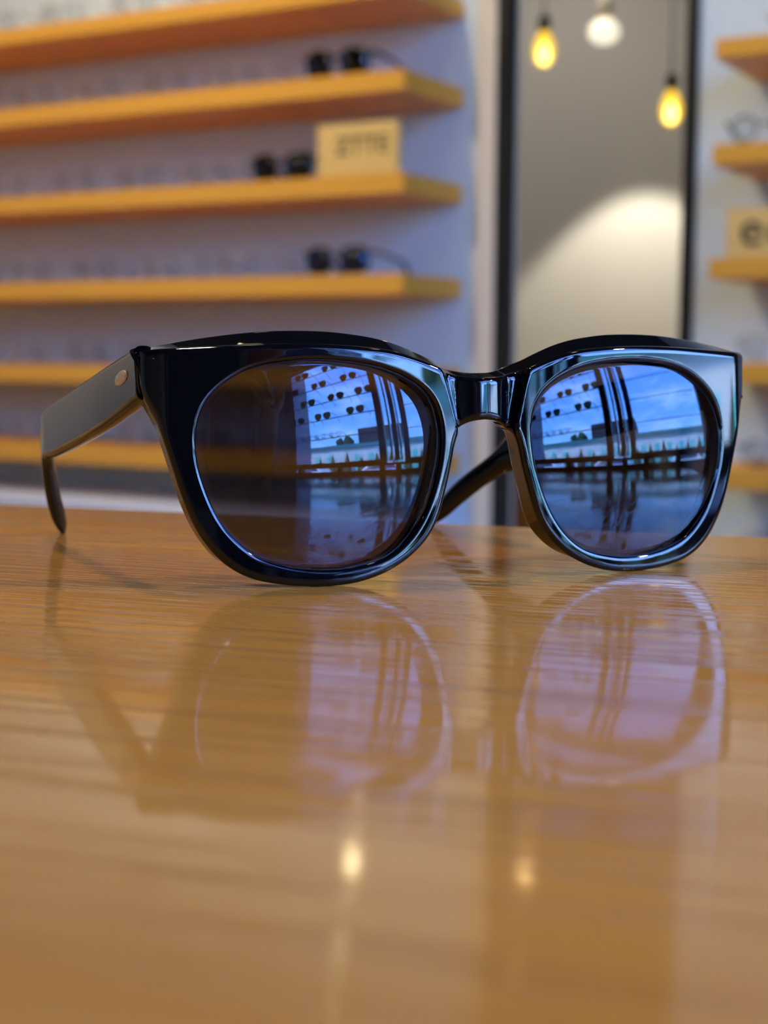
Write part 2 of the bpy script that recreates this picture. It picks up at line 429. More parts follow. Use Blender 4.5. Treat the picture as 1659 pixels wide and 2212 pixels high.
def broad_tree(a, b, h, r, label):
    root = empty('broad_tree', W(a, b, -0.12), RZ, label, 'tree')
    bm = bmesh.new(); tube(bm, [(0, 0, 0), (0.05, 0, h * 0.35), (0, 0.05, h * 0.6)], [0.16, 0.12, 0.07], 8)
    for q in range(5):
        an = q * 1.26; tube(bm, [(0, 0, h * 0.45), (math.cos(an) * r * 0.5, math.sin(an) * r * 0.5, h * 0.72)], [0.06, 0.025], 6)
    link_mesh('trunk', bm, M['bark'], root)
    bm = bmesh.new()
    for q in range(16):
        an = random.uniform(0, 2 * PI); rr = random.uniform(0, r * 0.75); zz = h * random.uniform(0.55, 0.9)
        bmesh.ops.create_icosphere(bm, subdivisions=2, radius=r * random.uniform(0.25, 0.42), matrix=Matrix.Translation((math.cos(an) * rr, math.sin(an) * rr, zz)))
    for v in bm.verts: v.co += Vector((random.uniform(-1, 1), random.uniform(-1, 1), random.uniform(-1, 1))) * 0.06
    link_mesh('crown', bm, M['leaf'], root, recalc=False)
broad_tree(24, -9.6, 5.6, 1.6, 'round leafy tree rising over the teal shop roof beside the dark building')
broad_tree(13.5, 8.6, 3.6, 1.3, 'leafy tree in front of the shop front at the right window')
def car(a, b, mk, label, sc=1.0):
    root = empty('parked_car', W(a, b, -0.12), RZ, label, 'car', 'cars parked across the street')
    bm = bmesh.new()
    prof = [(-2.1, 0.35), (-2.15, 0.75), (-1.9, 0.92), (-1.35, 1.0), (-0.75, 1.42), (0.75, 1.45), (1.35, 1.05), (2.0, 0.95), (2.15, 0.7), (2.1, 0.35)]
    for s in (-0.85, 0.85): pass
    L_ = [bm.verts.new((-0.85 if z < 1.1 else -0.7, y, z)) for y, z in prof]; R_ = [bm.verts.new((0.85 if z < 1.1 else 0.7, y, z)) for y, z in prof]
    bm.faces.new(L_); bm.faces.new(R_[::-1])
    for i in range(len(prof)):
        j = (i + 1) % len(prof); bm.faces.new((L_[i], R_[i], R_[j], L_[j]))
    link_mesh('car_body', bm, M[mk], root)
    for s in (-1, 1):
        bm = bmesh.new()
        q = [(-1.15, 1.03), (-0.68, 1.36), (0.68, 1.38), (1.12, 1.07)]
        A = [bm.verts.new((s * (0.852 - (z - 1.03) * 0.38 + 0.012), y, z)) for y, z in q]
        B = [bm.verts.new((s * (0.852 - (z - 1.03) * 0.38 - 0.03), y, z)) for y, z in q]
        bm.faces.new(A); bm.faces.new(B[::-1])
        for i in range(4): bm.faces.new((A[i], A[(i + 1) % 4], B[(i + 1) % 4], B[i]))
        link_mesh('car_window', bm, M['car_glass'], root)
        for y in (-1.3, 1.3):
            bm = bmesh.new()
            bmesh.ops.create_cone(bm, cap_ends=True, segments=20, radius1=0.33, radius2=0.33, depth=0.22, matrix=Matrix.Translation((s * 0.78, y, 0.33)) @ Matrix.Rotation(PI / 2, 4, 'Y'))
            link_mesh('wheel', bm, M['rubber'], root)
car(12.6, -2.3, 'car_blue', 'pale blue car parked nearest the window post in the reflection')
car(13.2, -8.4, 'car_white', 'white car parked at the left end of the shop front')
car(12.8, 3.6, 'car_white', 'white car parked beyond the right shop window')
car(12.4, 9.3, 'car_blue', 'pale blue car parked by the leafy tree beyond the right window')

# ------------------------------------------------------------------ table
TROT = math.radians(-18.15)
tbl = empty('wooden_table', (0, 0, 0), TROT, 'varnished oak table with glossy honey brown top under the sunglasses', 'table')
U0, U1, V0, V1 = -0.75, 0.95, -0.55, 0.394
bm = bmesh.new(); box(bm, U0, U1, V0, V1, TABLE_Z - 0.034, TABLE_Z, 0.0015)
link_mesh('tabletop', bm, M['table'], tbl)
bm = bmesh.new()
for q in ((U0 + 0.06, U1 - 0.06, V0 + 0.05, V0 + 0.07), (U0 + 0.06, U1 - 0.06, V1 - 0.07, V1 - 0.05), (U0 + 0.05, U0 + 0.07, V0 + 0.07, V1 - 0.07), (U1 - 0.07, U1 - 0.05, V0 + 0.07, V1 - 0.07)):
    box(bm, *q, TABLE_Z - 0.115, TABLE_Z - 0.034)
link_mesh('apron', bm, M['brown_wood'], tbl)
for u in (U0 + 0.09, U1 - 0.09):
    for v in (V0 + 0.09, V1 - 0.09):
        bm = bmesh.new(); box(bm, u - 0.03, u + 0.03, v - 0.03, v + 0.03, 0, TABLE_Z - 0.034, 0.003)
        link_mesh('leg', bm, M['brown_wood'], tbl)

# ------------------------------------------------------------------ the sunglasses (millimetres inside, scaled to metres)
G_LOC = Vector((0.0224, 0.3056, 0.7500)); G_TH, G_TAU = math.radians(19.61), math.radians(4.824)
glasses = empty('sunglasses', G_LOC, 0, 'large glossy black sunglasses with blue mirrored lenses standing open on the wooden table', 'sunglasses')
glasses.rotation_euler = (-G_TAU, 0, G_TH)
GM = (Matrix.Translation(G_LOC) @ glasses.rotation_euler.to_matrix().to_4x4())
GI = GM.inverted()
mm = 0.001
KF = 1 / 260.0
top_pts = [(0, 40.9), (2.3, 40.95), (5, 41.4), (8.3, 42.35), (11.9, 43.8), (16.2, 45.3), (20, 46.3), (24.4, 46.95), (33, 47.6), (43.5, 47.75), (55, 47.4), (68.3, 46.9)]
low_pts = [(68.3, 46.9), (68.4, 43), (68.2, 39.3), (67.2, 36.2), (65.8, 33), (64.4, 28.3), (62.9, 23), (61.2, 17.3), (59.0, 11.9), (56.1, 7.4), (52.6, 4), (48.3, 1.7), (43, .45), (38, -.1), (32.8, -.2), (27.3, .4),
           (21.7, 2.2), (16.8, 5.1), (12.9, 9), (10.6, 13.3), (9, 18.5), (7.9, 22.7), (7.0, 27), (5.9, 29.9), (4.3, 31.4), (2.3, 32.1), (0, 32.35)]
in_pts = [(33, 44.45), (39, 44.4), (45.5, 43.6), (50.2, 41.9), (54.8, 38.6), (57.5, 34.9), (58.6, 30.2), (58.4, 24.8), (57, 19.3), (54.8, 13.9), (52.2, 10.2), (48.3, 6.6), (44, 4.7), (38.5, 3.45), (32.7, 3.05), (27.5, 3.65), (22, 5.2),
          (17.6, 8.5), (14.3, 13.2), (11.9, 19), (10.4, 25), (10.05, 30.5), (11.1, 35.1), (13, 38), (16.5, 40.6), (20.7, 42.4), (25.4, 43.6)]
GS = 1.025
top_pts = [(x * GS, z * GS) for x, z in top_pts]; low_pts = [(x * GS, z * GS) for x, z in low_pts]; in_pts = [(x * GS, z * GS) for x, z in in_pts]
top_d = smooth_poly(resample(catmull([(x, z, 0) for x, z in top_pts], 40), 700), 60)
low_d = smooth_poly(resample(catmull([(x, z, 0) for x, z in low_pts], 40), 1500), 90)
in_d = smooth_poly(resample(catmull([(x, z, 0) for x, z in in_pts], 40, True), 1200, True), 250, True)
N1, N2, N3 = 130, 300, 14
RO = 1.3
o_pts = resample(top_d, N1) + resample(low_d, N2)[1:]
seam0 = len(o_pts)
for i in range(N3):
    f = i / (N3 - 1); o_pts.append(Vector((0, (33.95 + f * (39.3 - 33.95)) * GS, 0)))
NT = len(o_pts)
def poly_normals(P, seg_ranges):
    Nn = [None] * len(P)
    for (i0, i1) in seg_ranges:
        for i in range(i0, i1 + 1):
            t = P[min(i + 1, i1)] - P[max(i - 1, i0)]
            n = Vector((-t.y, t.x, 0)).normalized()       # left of travel: outward for a clockwise loop
            if Nn[i] is None: Nn[i] = n
            else:
                s = (Nn[i] + n); s = s / s.length; Nn[i] = s / max(s.dot(n), 0.5)
    return Nn
o_n = poly_normals(o_pts, [(0, N1 - 1), (N1 - 1, seam0 - 1)]) if True else None
o_n += []
for i in range(seam0, NT): o_n[i] = Vector((-1, 0, 0))
o_n[0] = Vector((0, 1, 0)); o_n[seam0 - 1] = Vector((0, -1, 0))
# correspondence outer index -> inner arclength fraction by anchors
def nearest(P, p): return min(range(len(P)), key=lambda i: (P[i] - Vector((p[0], p[1], 0))).length_squared)
anch = [((0, 40.9), (11.9, 36.6)), ((8.3, 42.3), (14, 39)), ((16.2, 45.4), (19, 41.7)), ((33, 47.6), (33, 44.5)), ((50, 47.5), (46, 43.5)), ((67.9, 46.9), (53.2, 40.1)), ((66.9, 36.2), (58.0, 33)), ((62.9, 23), (57.6, 21.3)), ((59, 11.9), (54.8, 14)),
        ((52.6, 4), (49.3, 7.4)), ((43, .45), (42, 4.1)), ((32.8, -.2), (33, 3.05)), ((21.7, 2.2), (23, 4.8)), ((12.9, 9), (15.6, 11)), ((9, 18.5), (12, 18.8)), ((7, 27), (10.2, 27)), ((5.0, 31), (10.05, 30)), ((0, 32.35), (10.2, 31.8))]
anch = [((a[0] * GS, a[1] * GS), (b[0] * GS, b[1] * GS)) for a, b in anch]
ai = [nearest(o_pts[:seam0], a) for a, _ in anch]
ai[0] = 0; ai[-1] = seam0 - 1
bi = [nearest(in_d, b) for _, b in anch]
for i in range(1, len(bi)):
    while bi[i] < bi[i - 1]: bi[i] += len(in_d)
ai.append(NT); bi.append(bi[0] + len(in_d))
in_idx = []
for i in range(NT):
    j = max(q for q in range(len(ai) - 1) if ai[q] <= i)
    f = (i - ai[j]) / (ai[j + 1] - ai[j]); in_idx.append(bi[j] + f * (bi[j + 1] - bi[j]))
in_idx_s = in_idx[:]
for _ in range(60):                                # even out the spacing
    q = in_idx_s[:]
    for i in range(NT):
        pv = in_idx_s[i - 1] - (len(in_d) if i == 0 else 0); nx = in_idx_s[(i + 1) % NT] + (len(in_d) if i == NT - 1 else 0)
        q[i] = in_idx_s[i] * 0.5 + (pv + nx) * 0.25
    in_idx_s = q
def in_at(u):
    n = len(in_d); i = int(math.floor(u)); f = u - i
    return in_d[i % n].lerp(in_d[(i + 1) % n], f)
i_pts = [in_at(u) for u in in_idx_s]
i_n = []
for u in in_idx_s:
    t = in_at(u + 2) - in_at(u - 2); i_n.append(Vector((t.y, -t.x, 0)).normalized())   # towards the hole
def yf(x, z):
    y = KF * x * x / 2
    if z > 24 and abs(x) < 12:
        xb = 5.9 + (z - 30.5) / 11.8 * 2.9
        ax_ = abs(x)
        bl = smst(ax_, xb - 0.85, xb + 0.85)
        brg = 0.35 + ax_ * ax_ / 15.0
        brg = min(brg, 2.6)
        y += brg * (1 - bl) * smst(z, 24, 29)
    q = abs(x) - 65.9
    y += 0.72 * 0.5 * (q + math.sqrt(q * q + 0.06)) * smst(z, 22, 34)
    return y
def depth(x, z):
    return 6.0 + 2.1 * smst(22 - abs(x), 0, 11) * smst(36 - z, 0, 10) 
evals = []
for i in range(NT):
    x, z = o_pts[i].x, o_pts[i].y; n = o_n[i]
    if i >= seam0: evals.append(0.0); continue
    e = 0.0
    if i < N1: e = (1.2 + 1.75 * smst(x, 2, 34)) if x < 38 else 0.3 + 2.65 * (1 - ((x - 38) / 32.0) ** 2)
    elif z > 37.5: e = 0.4 * smst(z, 37.0, 41)
    elif x < 12: e = -0.6 * smst(12 - x, 0, 3)
    elif z < 6: e = -0.9 * smst(6 - z, 0, 5)
    evals.append(e)
for _ in range(25):
    q = evals[:]
    for i in range(1, seam0 - 1): q[i] = evals[i] * 0.5 + 0.25 * (evals[i - 1] + evals[i + 1])
    evals = q
CORN = o_pts[N1 - 1]
def ring_pts(i):
    O, n, I, mI, e = o_pts[i], o_n[i], i_pts[i], i_n[i], evals[i]
    seam = i >= seam0
    D = lambda p: depth(p.x, p.y)
    R = []
    ri = 0.9
    def put(p, d, ins=None):
        if ins is not None and not seam and p.x > 58 and p.y > 40:
            p = Vector((min(p.x, CORN.x - ins), p.y, 0)) if i < N1 else Vector((p.x, min(p.y, CORN.y - ins), 0))
        R.append((p, d))
    # inner edge: wall (back to front), rounding, face
    Ib = I + mI * 0.2
    put(Ib - mI * 0.9, D(I)); put(Ib - mI * 0.35, D(I) - 0.1); put(Ib, D(I) - 0.5); put(I + mI * 0.1, D(I) * 0.5); put(I, ri)
    for a_ in (65, 40, 18): r_ = math.radians(a_); put(I - mI * (ri - ri * math.sin(r_)), ri - ri * math.cos(r_))
    Fi = I - mI * ri; put(Fi, 0)
    Fi2 = I - mI * (ri + 0.35)
    ro = 0.0 if seam else RO
    Fo = O - n * (1.6 if not seam else 0)
    K = 40
    if not seam and Fo.x > 58 and Fo.y > 40: Fo = Vector((min(Fo.x, CORN.x - 1.6), Fo.y, 0)) if i < N1 else Vector((Fo.x, min(Fo.y, CORN.y - 1.6), 0))
    for q in range(K + 1):
        put(Fi2.lerp(Fo, q / K), 0)
    for a_ in (0, 18, 36, 54, 72, 90):
        r_ = math.radians(a_); put(O - n * (ro - ro * math.sin(r_)), ro - ro * math.cos(r_), ro - ro * math.sin(r_))
    De = D(O)
    for wf in (0.04, 0.25, 0.5, 0.75, 0.95): put(O + n * (e * wf), ro + (De - ro - 0.8) * wf if not seam else De)
    rb = 0 if seam else 0.8
    put(O + n * e, De - rb if not seam else De)
    for a_ in (30, 60, 90):
        r_ = math.radians(a_); put(O + n * (e - rb + rb * math.cos(r_)), De - rb + rb * math.sin(r_))
    Bo = O + n * (e - (1.5 if not seam else 0)); put(Bo, De)
    Bi = Ib - mI * 1.4
    for q in range(1, 4): put(Bo.lerp(Bi, q / 4), De + (D(I) - De) * q / 4)
    return R
bm = bmesh.new()
rings = []
for i in range(NT):
    vs = []
    for p, d in ring_pts(i):
        x = p.x
        if i in (0, seam0 - 1) and False: x = 0
        x = max(x, 0.0)
        vs.append((x, yf(x, p.y) + d, p.y))
    rings.append(vs)
for side in (1, -1):
    V = [[bm.verts.new((x * side * mm, y * mm, z * mm)) for x, y, z in r] for r in rings]
    K = len(V[0])
    for i in range(NT):
        A, B = V[i], V[(i + 1) % NT]
        for k in range(K):
            k2 = (k + 1) % K
            q = [A[k], A[k2], B[k2], B[k]]
            if all(abs(v.co.x) < 1e-7 for v in q): continue
            try: bm.faces.new(q if side == 1 else q[::-1])
            except ValueError: pass
bmesh.ops.remove_doubles(bm, verts=bm.verts, dist=2e-6)
bmesh.ops.dissolve_degenerate(bm, edges=bm.edges, dist=1e-6)
bmesh.ops.delete(bm, geom=[v for v in bm.verts if not v.link_faces], context='VERTS')
front = link_mesh('frame_front', bm, M['acetate'], glasses, True)

# lenses: a spherical cap set into each rim
LR, LWR = 93.0, math.radians(2.7)
LCX = 34.5 - LR * math.sin(LWR); LCY = KF * 34.5 ** 2 / 2 - 0.1 + LR * math.cos(LWR); LCZ = 26.5
for side in (-1, 1):
    bm = bmesh.new()
    lp = resample(in_d, 160, True)
    c = Vector((35.3, 24.6, 0))
    def surf(x, z, R): return LCY - math.sqrt(R * R - (x - LCX) ** 2 - (z - LCZ) ** 2)
    layers = []
    for R in (LR, LR - 1.5):
        rr = [[bm.verts.new((c.x * side * mm, surf(c.x, c.y, R) * mm, c.y * mm))]]
        for q in range(1, 13):
            f = q / 12
            ring = []
            for p in lp:
                d = p - c; d = d * ((d.length + 0.7) / d.length); v = c + d * f
                ring.append(bm.verts.new((v.x * side * mm, surf(v.x, v.y, R) * mm, v.y * mm)))
            rr.append(ring)
        layers.append(rr)
    n = 160
    for rr in layers:
        for k in range(n): bm.faces.new((rr[0][0], rr[1][k], rr[1][(k + 1) % n]))
        for q in range(1, 12):
            for k in range(n): bm.faces.new((rr[q][k], rr[q + 1][k], rr[q + 1][(k + 1) % n], rr[q][(k + 1) % n]))
    for k in range(n): bm.faces.new((layers[0][12][k], layers[1][12][k], layers[1][12][(k + 1) % n], layers[0][12][(k + 1) % n]))
    back = {v for ring in layers[1] for v in ring}
    bm.faces.ensure_lookup_table()
    for f in bm.faces: f.material_index = 1 if sum(v in back for v in f.verts) >= 2 else 0
    lo = link_mesh('lens', bm, M['lens'], glasses, True); lo.data.materials.append(M['lens_back'])

# temples
def loc_of(x, y, z): return GI @ Vector((x * mm, y * mm, TABLE_Z + z * mm)) * 1000
tp_left = [loc_of(*p) for p in ((-48.3, 299.3, 42.8), (-48.9, 300.6, 42.5), (-54.9, 311.0, 39.3), (-62.2, 324, 35.6), (-72, 343.5, 31.2), (-79.6, 359, 28.0), (-83.0, 366, 26.0), (-84.5, 371, 20.2), (-84.4, 377, 9.2), (-83.0, 382.5, -0.5))]
tp_right = [loc_of(*p) for p in ((80.9, 345.3, 42.2), (80.0, 346.4, 41.9), (71.2, 355, 38.8), (60.5, 363, 35.2), (50, 373.5, 31.2), (43, 381, 27.6), (36.5, 387.5, 22.8), (29.5, 393, 17.4), (20.5, 399, 9.6), (12.6, 403.5, 0.4))]
hs = [11.0, 11.2, 12.2, 12.9, 13.0, 12.9, 11.4, 6.2, 5.6, 3.8]; ths = [4.0, 4.0, 3.9, 3.8, 3.7, 3.6, 3.3, 3.0, 2.7, 2.2]
def temple(side):
    P = [p.copy() for p in tp_left]
    if side > 0:
        P = [p.copy() for p in tp_right]
    D = catmull(P, 8); H = catmull([(h, t_, 0) for h, t_ in zip(hs, ths)], 8)
    root = None
    bm = bmesh.new(); R = []
    nn = len(D)
    for i, p in enumerate(D):
        t = (D[min(i + 1, nn - 1)] - D[max(i - 1, 0)]).normalized()
        u = Vector((-t.y, t.x, 0)) if t.xy.length > 1e-6 else Vector((1, 0, 0))
        u.normalize()
        v = t.cross(u).normalized()
        if v.z < 0: v = -v; u = -u
        h, th = H[i].x, H[i].y
        en = i / (nn - 1)
        kcap = 1.0
        if en > 0.93: kcap = math.sqrt(max(0.0, 1 - ((en - 0.93) / 0.07) ** 2)) * 0.98 + 0.02
        h *= kcap; th *= kcap
        ring = []
        r = min(1.6, th * 0.45, h * 0.45)
        for sx, sz, a0 in ((1, 1, 0), (-1, 1, 90), (-1, -1, 180), (1, -1, 270)):
            for k in range(5):
                a_ = math.radians(a0 + 90 * k / 4)
                ring.append(bm.verts.new((p + u * (sx * (th / 2 - r) + r * math.cos(a_)) + v * (sz * (h / 2 - r) + r * math.sin(a_))) * mm))
        R.append(ring)
    for A, B in zip(R, R[1:]):
        for k in range(20): bm.faces.new((A[k], A[(k + 1) % 20], B[(k + 1) % 20], B[k]))
    bm.faces.new(R[0][::-1]); bm.faces.new(R[-1])
    o = link_mesh('temple', bm, M['acetate'], glasses, True)
    # oval rivet plaque on the outer face
    i = 13; p = D[i]; t = (D[i + 1] - D[i - 1]).normalized(); u = Vector((-t.y, t.x, 0)).normalized(); v = t.cross(u)
    if v.z < 0: v = -v
    if u.x * side < 0: u = -u
    bm = bmesh.new(); c = p + u * (H[i].y / 2 - 0.25) + v * 1.0
    prof = [(0.0, 0.72), (0.55, 0.70), (0.85, 0.62), (1.0, 0.42), (1.0, 0.0)]
    rr = []
    for f, hgt in prof:
        if f == 0: rr.append([bm.verts.new((c + u * hgt) * mm)])
        else: rr.append([bm.verts.new((c + u * hgt + t * (3.7 * f * math.cos(2 * PI * k / 32)) + v * (1.4 * f * math.sin(2 * PI * k / 32))) * mm) for k in range(32)])
    for k in range(32): bm.faces.new((rr[0][0], rr[1][k], rr[1][(k + 1) % 32]))
    for A, B in zip(rr[1:], rr[2:]):
        for k in range(32): bm.faces.new((A[k], B[k], B[(k + 1) % 32], A[(k + 1) % 32]))
    rv = link_mesh('rivet', bm, M['rivet'], o, True)
    rv['label'] = 'oval copper-coloured rivet'
    return o
temple(-1); temple(1)

# ------------------------------------------------------------------ display glasses (small, for shelves and window rods)
def make_display(name, label, cat, group, style, fm, lm, thick=0.0016):
    root = empty(name, (0, 0, 0), 0, label, cat, group)
    bmf = bmesh.new(); lens_l = []
    for s in (-1, 1):
        pts = []
        for k in range(28):
            a = 2 * PI * k / 28; ca, sa = math.cos(a), math.sin(a)
            if style == 'round': x, z = 0.022 * ca, 0.021 * sa
            elif style == 'square': x, z = 0.025 * math.copysign(abs(ca) ** 0.6, ca), 0.020 * math.copysign(abs(sa) ** 0.6, sa)
            else:
                x, z = 0.026 * math.copysign(abs(ca) ** 0.75, ca), 0.021 * math.copysign(abs(sa) ** 0.75, sa)
                if z < 0: x *= 1 + z * 9
            px = s * 0.034 + x
            pts.append(Vector((px, px * px * 1.9, 0.0235 + z)))
        tube(bmf, pts, thick, 6, closed=True)
        bml = bmesh.new()
        A = [bml.verts.new(p + Vector((0, -0.0006, 0))) for p in pts]; B = [bml.verts.new(p + Vector((0, 0.0006, 0))) for p in pts]
        ca_, cb_ = bml.verts.new((s * 0.034, 0.034 ** 2 * 1.9 - 0.0016, 0.0235)), bml.verts.new((s * 0.034, 0.034 ** 2 * 1.9 - 0.0004, 0.0235))
        for k in range(28):
            k2 = (k + 1) % 28
            bml.faces.new((A[k], A[k2], ca_)); bml.faces.new((B[k2], B[k], cb_)); bml.faces.new((A[k], B[k], B[k2], A[k2]))
        link_mesh('lens', bml, M[lm], root, True)
    tube(bmf, [(-0.010, 0.0005, 0.030), (0, -0.001, 0.0325), (0.010, 0.0005, 0.030)], thick * 1.1, 6)
    if style == 'brow':
        for s in (-1, 1): tube(bmf, [(s * 0.011, 0.0005, 0.040), (s * 0.034, 0.002, 0.0448), (s * 0.060, 0.006, 0.0425)], thick * 1.8, 6)
    for s in (-1, 1): tube(bmf, [(s * 0.058, 0.0065, 0.034), (s * 0.067, 0.010, 0.036)], thick * 1.3, 6)
    link_mesh('frame', bmf, M[fm], root, True)
    for s in (-1, 1):
        bmt = bmesh.new()
        tube(bmt, [(s * 0.067, 0.010, 0.036), (s * 0.070, 0.055, 0.031), (s * 0.069, 0.100, 0.024), (s * 0.066, 0.122, 0.012), (s * 0.063, 0.138, 0.0022)], [thick * 1.3, thick * 1.3, thick * 1.3, thick * 1.5, thick * 1.3], 6)
        link_mesh('temple', bmt, M[fm], root, True)
    return root
protos = {}
def put_display(kind, loc, rz, label, group, sc=1.0):
    r = put_display_(kind, loc, rz, label, group); r.scale = (sc, sc, sc); return r
def put_display_(kind, loc, rz, label, group):
    spec = {'dark': ('sunglasses', 'square', 'thin_black', 'dark_lens', 0.0026), 'navy': ('sunglasses', 'square', 'thin_black', 'navy_lens', 0.0026), 'grey': ('eyeglasses', 'square', 'thin_grey', 'clear_lens', 0.0011),
            'clear': ('eyeglasses', 'round', 'clear_plastic', 'clear_lens', 0.0014), 'brow': ('sunglasses', 'brow', 'thin_black', 'green_lens', 0.0013), 'aviator': ('sunglasses', 'aviator', 'thin_black', 'dark_lens', 0.0012),
            'thinblack': ('eyeglasses', 'round', 'thin_black', 'clear_lens', 0.0015)}[kind]
    if kind not in protos:
        r = make_display(spec[0], label, spec[0], group, spec[1], spec[2], spec[3], spec[4])
        r.location = loc; r.rotation_euler = (0, 0, rz); protos[kind] = r
        return r
    return copy_thing(protos[kind], loc, rz, label, group)

# ------------------------------------------------------------------ wall shelves
rank = ['top', 'second', 'third', 'fourth', 'fifth', 'lowest']
LV = [(1.468, 1.503), (1.290, 1.330), (1.098, 1.137), (0.906, 0.946), (0.722, 0.762), (0.543, 0.584)]
RV = [(1.292, 1.325), (1.115, 1.150), (0.924, 0.958), (0.745, 0.78), (0.562, 0.598)]
for i, (z0, z1) in enumerate(LV):
    thing_box('wall_shelf', 'honey wood display shelf, %s of the long stack on the left' % rank[i], 'shelf', -3.6, AL, BF, BW, z0, z1, M['shelf'], 0.0015, 'wooden display shelves')
rrank = ['top', 'second', 'third', 'fourth', 'lowest']
for i, (z0, z1) in enumerate(RV):
    thing_box('wall_shelf', 'honey wood display shelf, %s of the short stack at right edge' % rrank[i], 'shelf', AR, 0.35, BF, BW, z0, z1, M['shelf'], 0.0015, 'wooden display shelves')
ordw = ['first', 'second', 'third', 'fourth', 'fifth', 'sixth', 'seventh', 'eighth']
SH = {0: [(-2.49, 'clear'), (-2.29, 'grey'), (-2.09, 'clear'), (-1.89, 'grey')],
      1: [(-2.38, 'grey'), (-2.19, 'clear'), (-2.0, 'grey'), (-1.82, 'clear'), (-1.582, 'dark')],
      2: [(-2.46, 'clear'), (-2.26, 'grey'), (-2.08, 'grey'), (-1.90, 'clear'), (-1.712, 'dark')],
      3: [(-2.40, 'grey'), (-2.21, 'grey'), (-2.02, 'clear'), (-1.82, 'clear'), (-1.581, 'navy')],
      4: [(-2.42, 'clear'), (-2.23, 'grey'), (-2.04, 'grey'), (-1.85, 'clear'), (-1.66, 'grey')],
      5: [(-2.40, 'grey'), (-2.09, 'grey'), (-1.90, 'grey'), (-1.70, 'clear')]}
desc = {'dark': 'dark black sunglasses', 'navy': 'black sunglasses with navy lenses', 'grey': 'thin grey wire eyeglasses', 'clear': 'pale smoky round eyeglasses'}
for i, lst in SH.items():
    for j, (a, kd) in enumerate(lst):
        put_display(kd, W(a, BF + 0.03, LV[i][1] + 0.0016), RZ, '%s, %s from the left on the %s shelf at left' % (desc[kd], ordw[j], rank[i]), 'glasses on the %s left shelf' % rank[i], 1.22 if kd in ('dark', 'navy') else 1.06)
for i, a, kd in ((1, -0.727, 'thinblack'), (0, -0.66, 'grey'), (3, -0.70, 'grey'), (4, -0.69, 'thinblack')):
    put_display(kd, W(a, BF + 0.03, RV[i][1] + 0.0016), RZ, '%s at the left end of the %s shelf at right edge' % ({'thinblack': 'round black eyeglasses', 'grey': 'thin grey wire eyeglasses'}[kd], rrank[i]), 'glasses on the right shelves', 1.06)
def sign(a0, a1, z0, z1, text, size, label, tx):
    root = empty('sign_block', W((a0 + a1) / 2, BF + 0.012, z0), RZ, label, 'sign', 'wooden sign blocks')
    h = (a1 - a0) / 2
    bm = bmesh.new(); box(bm, -h, h, -0.009, 0.009, 0, z1 - z0, 0.001); link_mesh('sign_board', bm, M['sign_wood'], root)
    cu = bpy.data.curves.new('lettering', 'FONT'); cu.body = text; cu.size = size; cu.extrude = 0.0006; cu.align_x = 'CENTER'; cu.align_y = 'CENTER'; cu.offset = 0.0009; cu.space_character = 1.1
    o = bpy.data.objects.new('lettering', cu); COL.objects.link(o); o.parent = root
    cu.materials.append(M['ink'])
    bpy.context.view_layer.update()
    me = bpy.data.meshes.new_from_object(o.evaluated_get(bpy.context.evaluated_depsgraph_get()))
    bpy.data.objects.remove(o)
    o = bpy.data.objects.new('lettering', me); COL.objects.link(o); o.parent = root
    o.location = (tx, -0.0092, (z1 - z0) * 0.56); o.rotation_euler = (PI / 2, 0, 0)
    return root
sign(-1.607, -1.427, LV[2][1], 1.236, 'ZTTE', 0.047, 'pale wooden sign block with faint lettering at the right end of third shelf', 0.012)
sign(-0.780, -0.56, RV[2][1], 1.042, 'eco', 0.088, 'pale wooden sign block with round dark letters on the right-hand third shelf', -0.018)

# base cabinets below the shelves
def base_cabinet(a0, a1, label, n):
    root = empty('base_cabinet', W((a0 + a1) / 2, BF - 0.01, 0), RZ, label, 'cabinet', 'white base cabinets')
    h = (a1 - a0) / 2; d = BW - BF + 0.004
    bm = bmesh.new(); box(bm, -h, h, 0.02, d, 0.06, 0.445); link_mesh('body', bm, M['cabinet'], root)
    bm = bmesh.new(); box(bm, -h - 0.005, h + 0.005, -0.005, d, 0.445, 0.47, 0.002); link_mesh('top', bm, M['cabinet'], root)
    bm = bmesh.new(); box(bm, -h + 0.02, h - 0.02, 0.05, d - 0.02, 0, 0.06); link_mesh('plinth', bm, M['black_metal'], root)
    w = 2 * h / n
    for k in range(n):
        bm = bmesh.new(); box(bm, -h + k * w + 0.003, -h + (k + 1) * w - 0.003, 0.0, 0.02, 0.08, 0.44, 0.002); dd = link_mesh('drawer', bm, M['cabinet'], root)
        bm = bmesh.new(); tube(bm, [(-h + (k + 0.35) * w, -0.012, 0.36), (-h + (k + 0.65) * w, -0.012, 0.36)], 0.004, 8); link_mesh('handle', bm, M['steel'], dd, True)
base_cabinet(-3.6, AL - 0.02, 'long white base cabinet under the left wooden shelves', 4)
base_cabinet(AR + 0.02, 0.35, 'white base cabinet under the right-hand wooden shelves', 2)

# ------------------------------------------------------------------ room beyond the opening
lc = empty('low_cabinet', W(-1.75, 4.10, 0), RZ, 'low brown wood cabinet at the foot of the grey wall beyond the opening', 'cabinet')
bm = bmesh.new(); box(bm, -0.3, 0.22, -0.2, 0.2, 0.05, 0.50, 0.003); link_mesh('body', bm, M['brown_wood'], lc)
for x0, x1 in ((-0.295, -0.045), (-0.035, 0.215)):
    bm = bmesh.new(); box(bm, x0, x1, -0.218, -0.2, 0.07, 0.48, 0.002); link_mesh('door', bm, M['brown_wood'], lc)
for x in (-0.27, 0.19):
    for y in (-0.17, 0.17):
        bm = bmesh.new(); box(bm, x - 0.02, x + 0.02, y - 0.02, y + 0.02, 0, 0.05); link_mesh('leg', bm, M['black_metal'], lc)

